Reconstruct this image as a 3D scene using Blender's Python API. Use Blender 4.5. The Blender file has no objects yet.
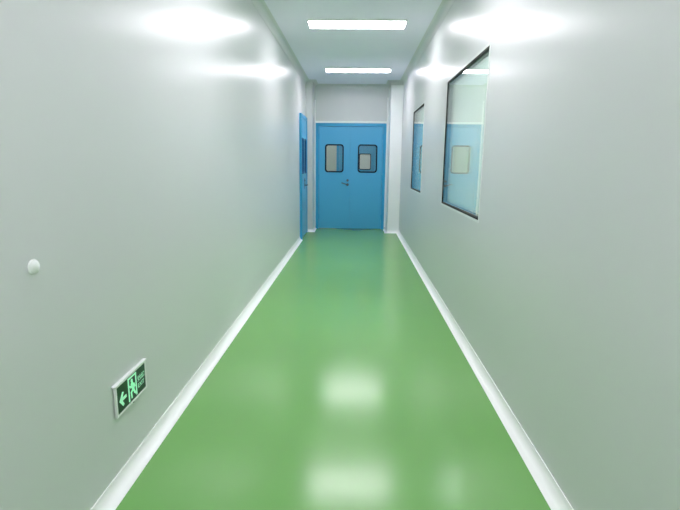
import bpy, bmesh, math, random
from mathutils import Vector, Matrix
from mathutils.geometry import tessellate_polygon
random.seed(3)
S = bpy.context.scene
COL = S.collection
PI = math.pi

# ------------------------------------------------------------------ helpers
def lin(r, g, b):
    f = lambda c: (c/255/12.92) if c/255 <= .04045 else ((c/255+.055)/1.055)**2.4
    return (f(r), f(g), f(b), 1)

def mat(name, col, rough=.5, metal=0.0, spec=.5, coat=0.0, coat_rough=.05, bump=0.0, bscale=40, emit=None, estr=0, var=0.0, vscale=2.0, rvar=0.0, bstretch=(1, 1, 1), aniso=0.0):
    m = bpy.data.materials.new(name); m.use_nodes = True
    nt = m.node_tree; p = nt.nodes['Principled BSDF']
    p.inputs['Base Color'].default_value = col
    p.inputs['Roughness'].default_value = rough
    p.inputs['Metallic'].default_value = metal
    if aniso:      # rolled sheet: highlights stretch along the corridor
        p.inputs['Anisotropic'].default_value = aniso
        ge = nt.nodes.new('ShaderNodeNewGeometry'); cv = nt.nodes.new('ShaderNodeVectorMath'); cv.operation = 'CROSS_PRODUCT'
        cv.inputs[1].default_value = (.013, .011, 1)
        nt.links.new(ge.outputs['Normal'], cv.inputs[0]); nt.links.new(cv.outputs[0], p.inputs['Tangent'])
    p.inputs['Specular IOR Level'].default_value = spec
    p.inputs['Coat Weight'].default_value = coat
    p.inputs['Coat Roughness'].default_value = coat_rough
    if emit:
        p.inputs['Emission Color'].default_value = emit
        p.inputs['Emission Strength'].default_value = estr
    tc = nt.nodes.new('ShaderNodeTexCoord')
    if var > 0:
        n = nt.nodes.new('ShaderNodeTexNoise'); n.inputs['Scale'].default_value = vscale; n.inputs['Detail'].default_value = 4
        nt.links.new(tc.outputs['Object'], n.inputs['Vector'])
        mx = nt.nodes.new('ShaderNodeMix'); mx.data_type = 'RGBA'
        mx.inputs['A'].default_value = tuple(c*(1-var) for c in col[:3])+(1,)
        mx.inputs['B'].default_value = tuple(min(1, c*(1+var)) for c in col[:3])+(1,)
        nt.links.new(n.outputs['Fac'], mx.inputs['Factor'])
        nt.links.new(mx.outputs['Result'], p.inputs['Base Color'])
    if rvar > 0:
        n = nt.nodes.new('ShaderNodeTexNoise'); n.inputs['Scale'].default_value = 1.7; n.inputs['Detail'].default_value = 3
        nt.links.new(tc.outputs['Object'], n.inputs['Vector'])
        mr = nt.nodes.new('ShaderNodeMapRange')
        mr.inputs['To Min'].default_value = rough-rvar; mr.inputs['To Max'].default_value = rough+rvar
        nt.links.new(n.outputs['Fac'], mr.inputs['Value']); nt.links.new(mr.outputs['Result'], p.inputs['Roughness'])
    if bump > 0:
        mp = nt.nodes.new('ShaderNodeMapping'); mp.inputs['Scale'].default_value = bstretch
        nt.links.new(tc.outputs['Object'], mp.inputs['Vector'])
        n = nt.nodes.new('ShaderNodeTexNoise'); n.inputs['Scale'].default_value = bscale; n.inputs['Detail'].default_value = 2
        nt.links.new(mp.outputs['Vector'], n.inputs['Vector'])
        b = nt.nodes.new('ShaderNodeBump'); b.inputs['Strength'].default_value = bump; b.inputs['Distance'].default_value = .01
        nt.links.new(n.outputs['Fac'], b.inputs['Height']); nt.links.new(b.outputs['Normal'], p.inputs['Normal'])
    return m

def glass_mat(name, tint=(.975, .995, .99, 1)):
    """clear float glass: Fresnel mix of mirror reflection and straight transmission on each face of the slab"""
    m = bpy.data.materials.new(name); m.use_nodes = True
    nt = m.node_tree; nt.nodes.clear()
    o = nt.nodes.new('ShaderNodeOutputMaterial'); mx = nt.nodes.new('ShaderNodeMixShader')
    t = nt.nodes.new('ShaderNodeBsdfTransparent'); t.inputs['Color'].default_value = tint
    g = nt.nodes.new('ShaderNodeBsdfGlossy'); g.inputs['Roughness'].default_value = 0.015; g.inputs['Color'].default_value = (.96, 1, .99, 1)
    fr = nt.nodes.new('ShaderNodeFresnel'); geo = nt.nodes.new('ShaderNodeNewGeometry')
    mr = nt.nodes.new('ShaderNodeMapRange'); mr.inputs['To Min'].default_value = 1.52; mr.inputs['To Max'].default_value = 1/1.52
    nt.links.new(geo.outputs['Backfacing'], mr.inputs['Value']); nt.links.new(mr.outputs['Result'], fr.inputs['IOR'])
    nt.links.new(fr.outputs['Fac'], mx.inputs['Fac']); nt.links.new(t.outputs[0], mx.inputs[1]); nt.links.new(g.outputs[0], mx.inputs[2])
    nt.links.new(mx.outputs[0], o.inputs['Surface'])
    return m

MAPS = {'x': lambda u, v, d: (d, u, v),   # u = y, v = z
        'y': lambda u, v, d: (u, d, v),   # u = x, v = z
        'z': lambda u, v, d: (u, v, d)}

def add_box(bm, a, b, bev=0.0, seg=2):
    x0, y0, z0 = a; x1, y1, z1 = b
    t = bmesh.new()
    bmesh.ops.create_cube(t, size=1)
    for v in t.verts:
        v.co = Vector(((x0+x1)/2+v.co.x*(x1-x0), (y0+y1)/2+v.co.y*(y1-y0), (z0+z1)/2+v.co.z*(z1-z0)))
    if bev > 0:
        bmesh.ops.bevel(t, geom=list(t.edges), offset=bev, segments=seg, profile=.5, affect='EDGES')
    merge(bm, t)

def merge(bm, t, M=None):
    if M: t.transform(M)
    me = bpy.data.meshes.new('tmp'); t.to_mesh(me); t.free(); bm.from_mesh(me); bpy.data.meshes.remove(me)

def add_prism(bm, ax, outer, holes, d0, d1):
    f = MAPS[ax]; t = bmesh.new()
    loops = [outer]+list(holes)
    tris = tessellate_polygon([[Vector((u, v, 0)) for u, v in L] for L in loops])
    flat = [p for L in loops for p in L]
    A = [t.verts.new(f(u, v, d0)) for u, v in flat]; B = [t.verts.new(f(u, v, d1)) for u, v in flat]
    for i, j, k in tris:
        for W in (A, B):
            try: t.faces.new((W[i], W[j], W[k]))
            except ValueError: pass
    s = 0
    for L in loops:
        n = len(L)
        for i in range(n):
            j = (i+1) % n
            t.faces.new((A[s+i], A[s+j], B[s+j], B[s+i]))
        s += n
    bmesh.ops.recalc_face_normals(t, faces=t.faces)
    merge(bm, t)

def rect(u0, v0, u1, v1): return [(u0, v0), (u1, v0), (u1, v1), (u0, v1)]
def rrect(u0, v0, u1, v1, r, n=8):
    out = []
    for cx, cy, a0 in ((u1-r, v0+r, -PI/2), (u1-r, v1-r, 0), (u0+r, v1-r, PI/2), (u0+r, v0+r, PI)):
        for i in range(n+1):
            a = a0+PI/2*i/n; out.append((cx+r*math.cos(a), cy+r*math.sin(a)))
    return out

def add_cyl(bm, p0, p1, r0, r1=None, n=24):
    p0, p1 = Vector(p0), Vector(p1); d = p1-p0
    t = bmesh.new()
    bmesh.ops.create_cone(t, cap_ends=True, segments=n, radius1=r0, radius2=r0 if r1 is None else r1, depth=d.length)
    M = Matrix.Translation((p0+p1)/2) @ d.to_track_quat('Z', 'Y').to_matrix().to_4x4()
    merge(bm, t, M)

def add_lathe(bm, base, axis, prof, n=32):
    """prof = [(radius, height)...] spun about axis from base"""
    base = Vector(base); q = Vector(axis).to_track_quat('Z', 'Y'); t = bmesh.new(); rings = []
    for r, h in prof:
        if r < 1e-6: rings.append([t.verts.new(base+q @ Vector((0, 0, h)))])
        else: rings.append([t.verts.new(base+q @ Vector((r*math.cos(2*PI*i/n), r*math.sin(2*PI*i/n), h))) for i in range(n)])
    for a, b in zip(rings, rings[1:]):
        for i in range(n):
            j = (i+1) % n
            if len(a) == 1 and len(b) == 1: continue
            if len(a) == 1: t.faces.new((a[0], b[i], b[j]))
            elif len(b) == 1: t.faces.new((a[i], a[j], b[0]))
            else: t.faces.new((a[i], a[j], b[j], b[i]))
    bmesh.ops.recalc_face_normals(t, faces=t.faces)
    merge(bm, t)

def add_sweep(bm, path, prof, side):
    """sweep the closed profile (d, z) along the plan polyline path with mitred corners; side=+1: d runs to the left of travel"""
    t = bmesh.new(); n = len(path); rows = []
    for i, p in enumerate(path):
        p = Vector(p); ns = []
        if i > 0:
            d = (p-Vector(path[i-1])).normalized(); ns.append(Vector((-d.y, d.x))*side)
        if i < n-1:
            d = (Vector(path[i+1])-p).normalized(); ns.append(Vector((-d.y, d.x))*side)
        if len(ns) == 2:
            m = (ns[0]+ns[1]).normalized(); m = m/max(.2, m.dot(ns[0]))
        else: m = ns[0]
        rows.append([t.verts.new((p.x+m.x*d_, p.y+m.y*d_, z)) for d_, z in prof])
    k = len(prof)
    for a, b in zip(rows, rows[1:]):
        for i in range(k):
            j = (i+1) % k; t.faces.new((a[i], a[j], b[j], b[i]))
    t.faces.new(rows[0]); t.faces.new(list(reversed(rows[-1])))
    bmesh.ops.recalc_face_normals(t, faces=t.faces)
    merge(bm, t)

def obj(name, bm, m, parent=None, smooth=None, origin=None):
    if origin is not None: bmesh.ops.translate(bm, verts=bm.verts, vec=-Vector(origin))
    me = bpy.data.meshes.new(name); bm.to_mesh(me); bm.free(); me.materials.append(m)
    if smooth is not None:
        me.polygons.foreach_set('use_smooth', [True]*len(me.polygons))
        try: me.set_sharp_from_angle(angle=math.radians(smooth))
        except Exception: pass
    o = bpy.data.objects.new(name, me); COL.objects.link(o)
    if origin is not None: o.location = origin
    if parent:
        o.parent = parent
        o.matrix_parent_inverse = Matrix.Identity(4)
        o.location = Vector(o.location)-world_loc(parent)
    return o
def world_loc(p):
    v = Vector(p.location)
    while p.parent: p = p.parent; v = v+Vector(p.location)
    return v
def tag(o, label=None, cat=None, group=None, kind=None):
    for k, v in (('label', label), ('category', cat), ('group', group), ('kind', kind)):
        if v: o[k] = v
    return o
def thing(name, loc, label, cat, group=None, kind=None):
    o = bpy.data.objects.new(name, None); COL.objects.link(o); o.location = loc; o.empty_display_size = .1
    return tag(o, label, cat, group, kind)
def struct(name, bm, m, label, cat, smooth=None):
    return tag(obj(name, bm, m, smooth=smooth), label, cat, kind='structure')
B = bmesh.new

# ------------------------------------------------------------------ materials
M = {}
M['wall'] = mat('painted_steel_wall', lin(208, 211, 211), rough=.30, spec=.55, aniso=.4)
M['ceil'] = mat('painted_steel_ceiling', lin(238, 237, 252), rough=.5, spec=.35)
M['nib'] = mat('white_steel', lin(240, 243, 244), rough=.32)
M['white'] = mat('white_pvc', lin(246, 247, 246), rough=.3, var=.01)
M['floor'] = mat('green_epoxy', lin(116, 172, 96), rough=.185, spec=.47, var=.03, vscale=.9, rvar=.03, bump=.02, bscale=9)
M['blue'] = mat('blue_door_paint', lin(74, 168, 214), rough=.33, spec=.5, var=.01)
M['blue_frame'] = mat('blue_frame_paint', lin(46, 158, 208), rough=.36, spec=.5, var=.01)
M['gasket'] = mat('navy_rubber', lin(7, 20, 46), rough=.6, spec=.2, var=.05)
M['blue_rubber'] = mat('blue_rubber', lin(20, 82, 135), rough=.5, var=.03)
M['black'] = mat('black_sealant', lin(9, 11, 13), rough=.6, spec=.25, var=.05)
M['spacer'] = mat('grey_spacer', lin(120, 126, 128), rough=.45, metal=.4, var=.03)
M['steel'] = mat('brushed_steel', lin(96, 104, 114), rough=.32, metal=.9, var=.03)
M['glass'] = glass_mat('clear_glass')
M['alu'] = mat('white_aluminium', lin(226, 231, 230), rough=.35, var=.01)
M['lamp_body'] = mat('lamp_housing', lin(235, 238, 238), rough=.4, var=.01)
M['lamp'] = mat('lamp_diffuser', (.9, .95, 1, 1), rough=.4, emit=(.97, .91, .98, 1), estr=28.5, var=.002)
M['room_wall'] = mat('side_room_paint', lin(204, 210, 203), rough=.6, var=.01)
M['sign_green'] = mat('sign_face_green', lin(10, 56, 40), rough=.3, emit=lin(14, 62, 40), estr=.1, var=.02)
M['sign_lit'] = mat('sign_lit_green', lin(165, 225, 190), rough=.4, emit=lin(150, 225, 185), estr=.45, var=.01)
M['sign_edge'] = mat('sign_white_plastic', lin(232, 236, 234), rough=.35, var=.01)
M['cap'] = mat('cap_white_plastic', lin(240, 243, 242), rough=.25, var=.01)

# ------------------------------------------------------------------ dimensions (metres; camera stands at x=0, y=0)
XL, XR, H = -.972, .847, 2.84
Y0, YN, YE = -3.5, 9.26, 9.74       # back wall, nib faces, end wall
NL, NR = -.843, .62                 # nib inner faces
W1 = (3.29, .96, 4.75, 2.10)
W2 = (6.30, .96, 7.46, 2.10)
DL = (8.24, 0, 9.19, 2.14)          # door in left wall
DE = (-.822, 0, .58, 2.11)          # end double door
YF = 13.2                           # far wall of the corridor beyond

# ------------------------------------------------------------------ shell
b = B(); add_box(b, (-2.2, Y0-.1, -.1), (3.5, YF+.1, 0))
struct('floor', b, M['floor'], 'glossy green epoxy floor of the corridor', 'floor')
b = B(); add_box(b, (-2.2, Y0-.1, H), (3.5, YF+.1, H+.1))
struct('ceiling', b, M['ceil'], 'pale grey flat corridor ceiling', 'ceiling')

b = B()
add_prism(b, 'x', [(Y0-.1, 0), (DL[0], 0), (DL[0], DL[3]), (DL[2], DL[3]), (DL[2], 0), (YE+.1, 0), (YE+.1, H), (Y0-.1, H)], [], XL-.1, XL)
add_box(b, (XL, YN, 0), (NL, YE, H))
struct('wall_left', b, M['wall'], 'pale grey steel wall along the left of the corridor', 'wall')
b = B()
add_prism(b, 'x', rect(Y0-.1, 0, YE+.1, H), [rect(*W1), rect(*W2)], XR, XR+.05)
struct('wall_right', b, M['wall'], 'pale grey steel wall along the right with two windows', 'wall')
b = B(); add_box(b, (NR, YN, 0), (XR, YE, H))
struct('wall_right_nib', b, M['nib'], 'whiter return of the right wall beside the end door', 'wall')
b = B()
add_prism(b, 'y', [(XL, 0), (DE[0], 0), (DE[0], DE[3]), (DE[2], DE[3]), (DE[2], 0), (XR, 0), (XR, H), (XL, H)], [], YE, YE+.1)
struct('wall_end', b, M['wall'], 'pale grey end wall around the blue double door', 'wall')
b = B(); add_box(b, (XL, Y0-.1, 0), (XR, Y0, H))
struct('wall_back', b, M['wall'], 'pale grey wall closing the corridor behind the viewer', 'wall')

# rooms seen through glass
b = B()
add_box(b, (3.4, 2.4, 0), (3.5, YE+.1, H))
for y in (2.4, 5.45, 9.1): add_box(b, (XR+.05, y, 0), (3.4, y+.08, H))
struct('wall_side_room', b, M['room_wall'], 'white walls of the rooms behind the right-hand windows', 'wall')
b = B()
add_box(b, (-2.2, YF, 0), (3.5, YF+.1, H)); add_box(b, (-2.2, YE+.1, 0), (-1.4, YF, H)); add_box(b, (1.5, YE+.1, 0), (3.5, YF, H))
struct('wall_far', b, M['room_wall'], 'grey walls of the space beyond the end door', 'wall')

# ------------------------------------------------------------------ coved skirting and corner trim
def cove(r, lip=.004):
    c = r+lip
    p = [(0, 0), (c, 0), (c, lip*.6)]
    for i in range(1, 10):
        a = -PI/2-PI/2*i/10
        p.append((c+r*math.cos(a), c+r*math.sin(a)))
    p += [(lip, c), (lip, c+.008), (0, c+.008)]
    return p
def cove_top(r, lip=.003):
    return [(d, H-z) for d, z in cove(r, lip)]
BC = cove(.048)
b = B(); add_sweep(b, [(XL, Y0), (XL, DL[0]-.01)], BC, -1)
struct('baseboard_left', b, M['white'], 'white coved skirting along the left wall', 'skirting', smooth=40)
b = B(); add_sweep(b, [(XL, DL[2]+.012), (XL, YN), (NL, YN), (NL, YE)], cove(.04), -1)
struct('baseboard_left_nib', b, M['white'], 'short white coved skirting between the left door and end door', 'skirting', smooth=40)
b = B(); add_sweep(b, [(XR, Y0), (XR, YN), (NR, YN), (NR, YE)], BC, 1)
struct('baseboard_right', b, M['white'], 'white coved skirting along the right wall', 'skirting', smooth=40)
CT = cove_top(.07)
b = B(); add_sweep(b, [(XL, Y0), (XL, YN), (NL, YN), (NL, YE)], CT, -1)
struct('trim_1', b, M['wall'], 'coved ceiling corner along the left wall', 'trim', smooth=40)
b = B(); add_sweep(b, [(XR, Y0), (XR, YN), (NR, YN), (NR, YE)], CT, 1)
struct('trim_2', b, M['wall'], 'coved ceiling corner along the right wall', 'trim', smooth=40)
b = B(); add_sweep(b, [(NL, YE), (NR, YE)], CT, -1)
struct('trim_3', b, M['wall'], 'coved ceiling corner above the end door', 'trim', smooth=40)
# upright corner beads and head bead of the end door recess
def bead(cx, cy, sx, sy, r, z0, z1):
    p = [(cx, cy), (cx+sx*r, cy)]
    for i in range(1, 8):
        a = PI/2*i/8
        p.append((cx+sx*(r-r*math.sin(a)*.92), cy+sy*(r-r*math.cos(a)*.92)))
    p.append((cx, cy+sy*r))
    b = B(); add_prism(b, 'z', p, [], z0, z1); return b
struct('trim_4', bead(NL, YE, 1, -1, .024, .05, 2.55), M['white'], 'white upright corner bead left of the end door', 'trim', smooth=35)
struct('trim_5', bead(NR, YE, -1, -1, .038, .05, 2.60), M['white'], 'white upright corner bead right of the end door', 'trim', smooth=35)
b = B(); add_box(b, (DE[0]+.0, YE-.014, DE[3]+.002), (DE[2], YE, DE[3]+.04), .004)
struct('trim_6', b, M['white'], 'thin white bead along the top of the end door', 'trim')

# ------------------------------------------------------------------ windows in the right wall
def window(name, W, label):
    y0, z0, y1, z1 = W
    root = thing(name, (XR, (y0+y1)/2, z0), label, 'window', kind='structure')
    e = .0005
    b = B(); t = .014
    add_prism(b, 'x', rect(y0-t, z0-t, y1+t, z1+t), [rect(y0+.002, z0+.002, y1-.002, z1-.002)], XR-.004, XR)
    tag(obj('edge_trim', b, M['alu'], root), 'thin white edge trim')
    def ring(nm, x0, x1, w, m, lab):
        b = B(); add_prism(b, 'x', rect(y0+e, z0+e, y1-e, z1-e), [rect(y0+w, z0+w, y1-w, z1-w)], x0, x1)
        tag(obj(nm, b, m, root), lab)
    ring('gasket', XR, XR+.020, .016, M['black'], 'black outer gasket')
    ring('spacer', XR+.020, XR+.036, .018, M['spacer'], 'grey spacer between the panes')
    ring('gasket', XR+.036, XR+.050, .020, M['black'], 'black inner gasket')
    for x in (XR+.005, XR+.034):      # panes sit a few millimetres out of parallel with the wall, as their reflections show
        k = .008*(y1-y0)
        b = B(); add_prism(b, 'z', [(x+k, y0+.012), (x, y1-.012), (x+.004, y1-.012), (x+k+.004, y0+.012)], [], z0+.012, z1-.012)
        obj('glass_pane', b, M['glass'], root)
    return root
window('window_1', W1, 'larger nearer window in the right wall with black-edged glass')
window('window_2', W2, 'smaller-looking farther window in the right wall, next to the end door recess')

# ------------------------------------------------------------------ doors
def vision(leaf, ax, u0, v0, u1, v1, dfront, dback, r=.06, g=.026, gm='gasket'):
    """gasket ring and pane in a door leaf; dfront is the side of the corridor"""
    s = 1 if dback > dfront else -1
    b = B(); add_prism(b, ax, rrect(u0, v0, u1, v1, r), [rrect(u0+g, v0+g, u1-g, v1-g, r-g*.7)], dfront-s*.008, dback+s*.008)
    tag(obj('window_gasket', b, M[gm], leaf, smooth=30), 'navy rubber gasket' if gm == 'gasket' else 'dark blue gasket')
    b = B(); add_prism(b, ax, rrect(u0+g*.6, v0+g*.6, u1-g*.6, v1-g*.6, r-g*.4), [], dfront+s*.006, dfront+s*.011)
    obj('glass_pane', b, M['glass'], leaf)

def lever(leaf, c, out, along, up=(0, 0, 1), L=.12, tilt=.0):
    """lever set: rose, neck, grip and key cylinder; c on the leaf face"""
    c, out, along, up = Vector(c), Vector(out), Vector(along), Vector(up)
    b = B()
    add_lathe(b, c, out, [(0, 0), (.027, 0), (.027, .006), (.024, .009), (.011, .010), (.010, .05), (0, .05)], 24)
    n = c+out*.048
    tip = n+along*L+up*tilt
    add_cyl(b, n-along*.008, tip, .0105, .009, 16)
    add_cyl(b, tip, tip-out*.018, .0095, .008, 16)
    tag(obj('lever_handle', b, M['steel'], leaf, smooth=40), 'steel lever handle')
    b = B()
    add_lathe(b, c+up*.085, out, [(0, 0), (.024, 0), (.024, .007), (.011, .009), (.011, .014), (0, .014)], 24)
    tag(obj('key_cylinder', b, M['steel'], leaf, smooth=40), 'round steel key cylinder')

# end double door
d1 = thing('door_1', ((DE[0]+DE[2])/2, YE, 0), 'blue double door with two rounded windows at the end of the corridor', 'door', kind='structure')
fw = .062
b = B(); add_prism(b, 'y', [(DE[0]+.001, .002), (DE[0]+fw, .002), (DE[0]+fw, DE[3]-fw), (DE[2]-fw, DE[3]-fw), (DE[2]-fw, .002), (DE[2]-.001, .002), (DE[2]-.001, DE[3]-.001), (DE[0]+.001, DE[3]-.001)], [], YE-.012, YE+.099)
tag(obj('door_frame', b, M['blue_frame'], d1), 'blue steel door frame')
mid = -.122
spec = [((DE[0]+fw+.004, mid-.003), (-.636, 1.147, -.259, 1.704)), ((mid+.003, DE[2]-fw-.004), (.024, 1.147, .414, 1.704))]
for k, ((x0, x1), V) in enumerate(spec):
    r = .06
    b = B()
    add_prism(b, 'y', rect(x0, .012, x1, DE[3]-fw-.004), [rrect(V[0]+.008, V[1]+.008, V[2]-.008, V[3]-.008, r-.006)], YE+.004, YE+.05)
    leaf = obj('door_leaf', b, M['blue'], d1)
    leaf['label'] = 'left leaf with the lever handle' if k == 0 else 'right leaf without a handle'
    vision(leaf, 'y', *V, YE+.004, YE+.05)
    if k == 0:
        b = B(); add_box(b, (mid-.02, YE+.0505, .012), (mid+.02, YE+.056, DE[3]-.064))  # strip added behind the leaves to block light showing through their gap
        obj('astragal_light_stop', b, M['blue'], leaf)
        lever(leaf, (-.175, YE+.004, .905), (0, -1, 0), (-1, 0, 0), L=.115, tilt=.035)
    # hinges on the outer edge
    hx = x0-.004 if k == 0 else x1+.004
    for hz in (.25, 1.05, 1.85):
        b = B(); add_cyl(b, (hx, YE-.006, hz-.05), (hx, YE-.006, hz+.05), .007, n=12)
        obj('hinge', b, M['blue_frame'], leaf, smooth=40)

# double door in the left wall
d2 = thing('door_2', (XL, (DL[0]+DL[2])/2, 0), 'blue door seen edge-on in the left wall near the corridor end', 'door', kind='structure')
y0, _, y1, z1 = DL
fw = .05; xf = XL+.038
b = B(); add_prism(b, 'x', [(y0-.012, .002), (y0+fw, .002), (y0+fw, z1-fw), (y1-fw, z1-fw), (y1-fw, .002), (y1+.012, .002), (y1+.012, z1+.012), (y0-.012, z1+.012)], [], XL, xf)
add_prism(b, 'x', [(y0+.001, .002), (y0+fw, .002), (y0+fw, z1-fw), (y1-fw, z1-fw), (y1-fw, .002), (y1-.001, .002), (y1-.001, z1-.001), (y0+.001, z1-.001)], [], XL-.099, XL)
tag(obj('door_frame', b, M['blue_frame'], d2), 'blue steel door frame')
ym = (y0+y1)/2
for k, (a, c) in enumerate(((y0+fw+.003, ym-.002), (ym+.002, y1-fw-.003))):
    V = ((a+c)/2-.14, 1.14, (a+c)/2+.14, 1.76)
    b = B(); add_prism(b, 'x', rect(a, .012, c, z1-fw-.004), [rrect(V[0]+.008, V[1]+.008, V[2]-.008, V[3]-.008, .05)], xf-.06, xf-.012)
    leaf = obj('door_leaf', b, M['blue'], d2)
    leaf['label'] = 'nearer leaf' if k == 0 else 'farther leaf with the lever handle'
    vision(leaf, 'x', *V, xf-.012, xf-.06, g=.018, gm='blue_rubber')
    if k == 1:
        lever(leaf, (xf-.012, a+.07, .93), (1, 0, 0), (0, 1, 0), L=.115)
        b = B(); add_box(b, (xf-.012, a+.042, .86), (xf-.009, a+.098, 1.06), .001)
        tag(obj('handle_plate', b, M['steel'], leaf), 'upright steel plate behind the lever')
# the dark room behind the left door
b = B(); add_box(b, (-2.2, 7.6, 0), (-2.1, YE+.1, H)); add_box(b, (-2.1, 7.6, 0), (XL-.1, 7.68, H)); add_box(b, (-2.1, YE+.02, 0), (XL-.1, YE+.1, H))
struct('wall_left_room', b, M['room_wall'], 'walls of the room behind the left-hand door', 'wall')

# door at the far side of the space beyond the end door
d3 = thing('door_3', (0, YF, 0), 'far blue door with a pale window, seen through the end door glass', 'door', kind='structure')
fx0, fx1 = -.545, .60
b = B(); add_prism(b, 'y', [(fx0, .002), (fx0+.07, .002), (fx0+.07, 2.05), (fx1-.06, 2.05), (fx1-.06, .002), (fx1, .002), (fx1, 2.11), (fx0, 2.11)], [], YF-.03, YF)
tag(obj('door_frame', b, M['blue_frame'], d3), 'blue steel door frame')
b = B(); add_prism(b, 'y', rect(fx0+.072, .012, fx1-.062, 2.047), [rrect(.075, 1.165, .385, 1.585, .04)], YF-.022, YF)
leaf = obj('door_leaf', b, M['blue'], d3)
b = B(); add_prism(b, 'y', rrect(.07, 1.16, .39, 1.59, .04), [rrect(.09, 1.18, .37, 1.57, .03)], YF-.03, YF-.001)
tag(obj('window_gasket', b, M['gasket'], leaf), 'navy rubber gasket')
b = B(); add_prism(b, 'y', rrect(.085, 1.175, .375, 1.575, .03), [], YF-.012, YF-.004)
tag(obj('glass_pane', b, M['alu'], leaf), 'pale frosted pane')

# ------------------------------------------------------------------ ceiling lights
def make_light(loc, label):
    x, y = loc; L, w, t = 1.06, .29, .022
    root = thing('ceiling_light', (x, y, H), label, 'light', 'white panel lights across the corridor ceiling')
    b = B()
    add_prism(b, 'z', rrect(x-L/2, y-w/2, x+L/2, y+w/2, .02, 4), [rrect(x-L/2+.008, y-w/2+.008, x+L/2-.008, y+w/2-.008, .014, 4)], H-t, H-.0005)
    add_box(b, (x-L/2+.01, y-w/2+.01, H-.010), (x+L/2-.01, y+w/2-.01, H-.0005))
    tag(obj('housing', b, M['lamp_body'], root, origin=(x, y, H)), 'thin white metal rim')
    b = B()
    add_prism(b, 'z', rrect(x-L/2+.008, y-w/2+.008, x+L/2-.008, y+w/2-.008, .014, 4), [], H-t-.002, H-.011)
    tag(obj('diffuser', b, M['lamp'], root, origin=(x, y, H)), 'glowing white diffuser')
    return root
def copy_tree(o, dv, label, group=None):
    c = o.copy(); COL.objects.link(c); c.location = Vector(o.location)+Vector(dv); c['label'] = label
    if group: c['group'] = group
    for ch in o.children:
        d = ch.copy(); COL.objects.link(d); d.parent = c
    return c
light = make_light((-.02, 5.57), 'bright white panel light on the ceiling, nearer and longer-looking of the two in view')
copy_tree(light, (.02, 2.63, 0), 'bright white panel light on the ceiling just in front of the end door')
copy_tree(light, (0, -2.63, 0), 'white panel light overhead, above the top edge of the picture')
copy_tree(light, (0, -5.26, 0), 'white panel light on the ceiling right above the viewer')
copy_tree(light, (0, -7.89, 0), 'white panel light on the ceiling behind the viewer')
G2 = 'added panel lights brightening the rooms behind the windows'  # unseen lamps added to brighten what shows through the window glass
for dy, where in ((-2.4, 'behind the nearer window, its near half'), (-.9, 'behind the nearer window, its far half'),
                  (1.0, 'behind the farther window, its near half'), (2.5, 'behind the farther window, its far half')):
    for dx, side in ((1.6, 'close to the glass'), (2.72, 'away from the glass')):
        copy_tree(light, (dx, dy, 0), 'added unseen ceiling panel light %s, %s' % (where, side), G2)
copy_tree(light, (-.3, 5.9, 0), 'added unseen panel light for the space beyond the end door')  # unseen lamp, added to light what shows through the end door panes

# ------------------------------------------------------------------ exit sign low on the left wall
sy0, sy1, sz0, sz1 = 1.756, 2.026, .308, .438
sx = XL+.012
sg = thing('exit_sign', (XL, (sy0+sy1)/2, sz0), 'green emergency exit sign with arrow and running figure low on left wall', 'sign')
b = B()
add_box(b, (XL+.0005, sy0, sz0), (sx-.003, sy1, sz1), .002)
obj('housing', b, M['sign_edge'], sg)
b = B()
add_prism(b, 'x', rect(sy0-.004, sz0-.003, sy1+.004, sz1+.003), [rect(sy0+.004, sz0+.006, sy1-.006, sz1-.006)], sx-.008, sx+.002)
add_box(b, (XL+.0005, sy0-.010, sz1+.001), (sx+.005, sy1+.010, sz1+.008), .002)
obj('bezel', b, M['sign_edge'], sg)
b = B(); add_box(b, (sx-.004, sy0+.003, sz0+.004), (sx, sy1-.004, sz1-.004))
face = tag(obj('face_panel', b, M['sign_green'], sg), 'dark green face panel')
pu, pv = sy0+.008, sz0+.008; PW, PH = sy1-sy0-.016, sz1-sz0-.016
def P(pts): return [(pu+u*PW, pv+v*PH) for u, v in pts]
gx0, gx1 = sx, sx+.0012
b = B()  # arrow pointing left
add_prism(b, 'x', P([(.05, .42), (.16, .70), (.205, .66), (.15, .48), (.29, .48), (.29, .36), (.15, .36), (.205, .18), (.16, .14)]), [], gx0, gx1)
obj('arrow', b, M['sign_lit'], face)
b = B()  # doorway outline
add_prism(b, 'x', P([(.36, .04), (.40, .04), (.40, .90), (.63, .90), (.63, .04), (.67, .04), (.67, .97), (.36, .97)]), [], gx0, gx1)
obj('doorway_symbol', b, M['sign_lit'], face)
b = B()  # running figure
cu, cv, r = .50, .78, .075
add_prism(b, 'x', [(pu+cu*PW+r*PH*math.cos(2*PI*i/20), pv+cv*PH+r*PH*math.sin(2*PI*i/20)) for i in range(20)], [], gx0, gx1)
def limb(pts, w):
    for (a, c), (d, e) in zip(pts, pts[1:]):
        p0 = Vector((pu+a*PW, pv+c*PH)); p1 = Vector((pu+d*PW, pv+e*PH)); t = (p1-p0).normalized(); n = Vector((-t.y, t.x))*w/2
        p0 = p0-t*w*.3; p1 = p1+t*w*.3
        add_prism(b, 'x', [tuple(p0+n), tuple(p0-n), tuple(p1-n), tuple(p1+n)], [], gx0, gx1)
limb([(.50, .66), (.535, .42)], .020)
limb([(.495, .64), (.45, .55), (.42, .62)], .008)
limb([(.51, .64), (.575, .58), (.60, .46)], .008)
limb([(.53, .42), (.46, .33), (.475, .12)], .011)
limb([(.54, .42), (.575, .25), (.615, .17)], .011)
obj('running_figure', b, M['sign_lit'], face)

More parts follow.
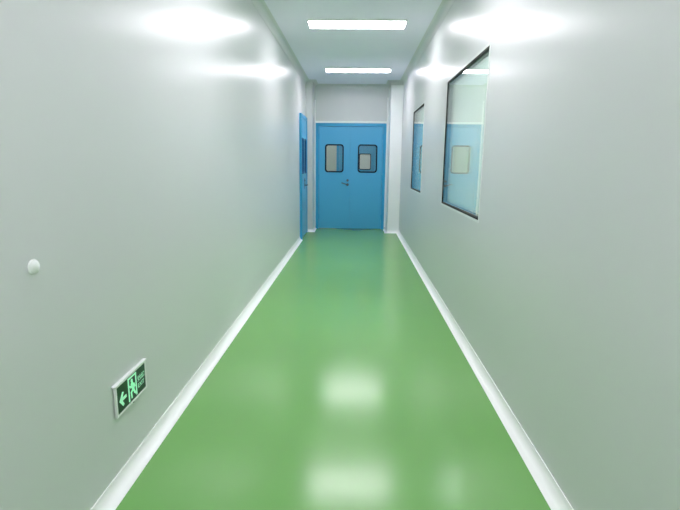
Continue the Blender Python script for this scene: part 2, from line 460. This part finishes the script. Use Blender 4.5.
def text_mesh(body, size_h, u, v, width, name):
    """lettering read from the corridor (facing +x, running along +y)"""
    cu = bpy.data.curves.new('txt', 'FONT'); cu.body = body; cu.size = 1; cu.extrude = 0; cu.resolution_u = 3
    o = bpy.data.objects.new('txt', cu); COL.objects.link(o)
    bpy.context.view_layer.update()
    me = bpy.data.meshes.new_from_object(o.evaluated_get(bpy.context.evaluated_depsgraph_get()))
    bpy.data.objects.remove(o); bpy.data.curves.remove(cu)
    b = B(); b.from_mesh(me); bpy.data.meshes.remove(me)
    if not b.verts: b.free(); return
    xs = [q.co.x for q in b.verts]; ys = [q.co.y for q in b.verts]
    sx_ = width/(max(xs)-min(xs)); sy_ = size_h/(max(ys)-min(ys)); x0_, y0_ = min(xs), min(ys)
    for q in b.verts: q.co = Vector((gx0+.0006, u+(q.co.x-x0_)*sx_, v+(q.co.y-y0_)*sy_))
    ext = bmesh.ops.extrude_face_region(b, geom=list(b.faces))
    bmesh.ops.translate(b, verts=[g for g in ext['geom'] if isinstance(g, bmesh.types.BMVert)], vec=(.0006, 0, 0))
    bmesh.ops.recalc_face_normals(b, faces=b.faces)
    obj(name, b, M['sign_lit'], face)
text_mesh('安全出口', PH*.24, pu+.71*PW, pv+.50*PH, PW*.26, 'lettering')
text_mesh('EXIT', PH*.17, pu+.72*PW, pv+.24*PH, PW*.23, 'lettering')
b = B(); add_cyl(b, (XL+.007, 1.90, sz0), (XL+.007, 1.90, sz0-.010), .005, n=16)
tag(obj('test_button', b, M['black'], sg, smooth=40), 'small dark button underneath')
b = B(); add_cyl(b, (XL+.007, 1.94, sz0), (XL+.007, 1.94, sz0-.009), .005, n=16)
tag(obj('indicator_lamp', b, M['sign_lit'], sg, smooth=40), 'small green indicator underneath')

# ------------------------------------------------------------------ round cap on the left wall
b = B()
prof = [(0, .0), (.024, 0), (.024, .003), (.022, .005)]
prof += [(.0215*math.cos(a), .005+.008*math.sin(a)) for a in [PI/2*i/8 for i in range(9)]]
prof[-1] = (0, .013)
add_lathe(b, (XL, 1.372, 1.024), (1, 0, 0), prof)
tag(obj('wall_cap', b, M['cap'], smooth=40, origin=(XL, 1.372, 1.024)), 'small round domed white cap on the left wall', 'cap')

# ------------------------------------------------------------------ camera (position and aim solved from the perspective of the corridor)
f = 475.5
F = Vector((16.5, 92.3, -f)).normalized(); U = Vector((27, 2445, f)).normalized()
U = (U-F*U.dot(F)).normalized(); X = F.cross(U)
cam = bpy.data.cameras.new('camera'); co = bpy.data.objects.new('camera', cam); COL.objects.link(co)
R = Matrix((X, F, U))
co.matrix_world = Matrix.Translation((0, 0, 1.344)) @ R.to_4x4()
cam.sensor_fit = 'HORIZONTAL'; cam.sensor_width = 36; cam.lens = 36*f/680; cam.clip_start = .02
S.camera = co

w = bpy.data.worlds.new('world'); S.world = w; w.use_nodes = True
w.node_tree.nodes['Background'].inputs[0].default_value = (.02, .022, .022, 1)
S.cycles.max_bounces = 16; S.cycles.diffuse_bounces = 10; S.cycles.glossy_bounces = 8; S.cycles.transparent_max_bounces = 24
S.view_settings.view_transform = 'Standard'; S.view_settings.look = 'None'; S.view_settings.gamma = 1; S.view_settings.use_curve_mapping = False
S.view_settings.exposure = 0.0
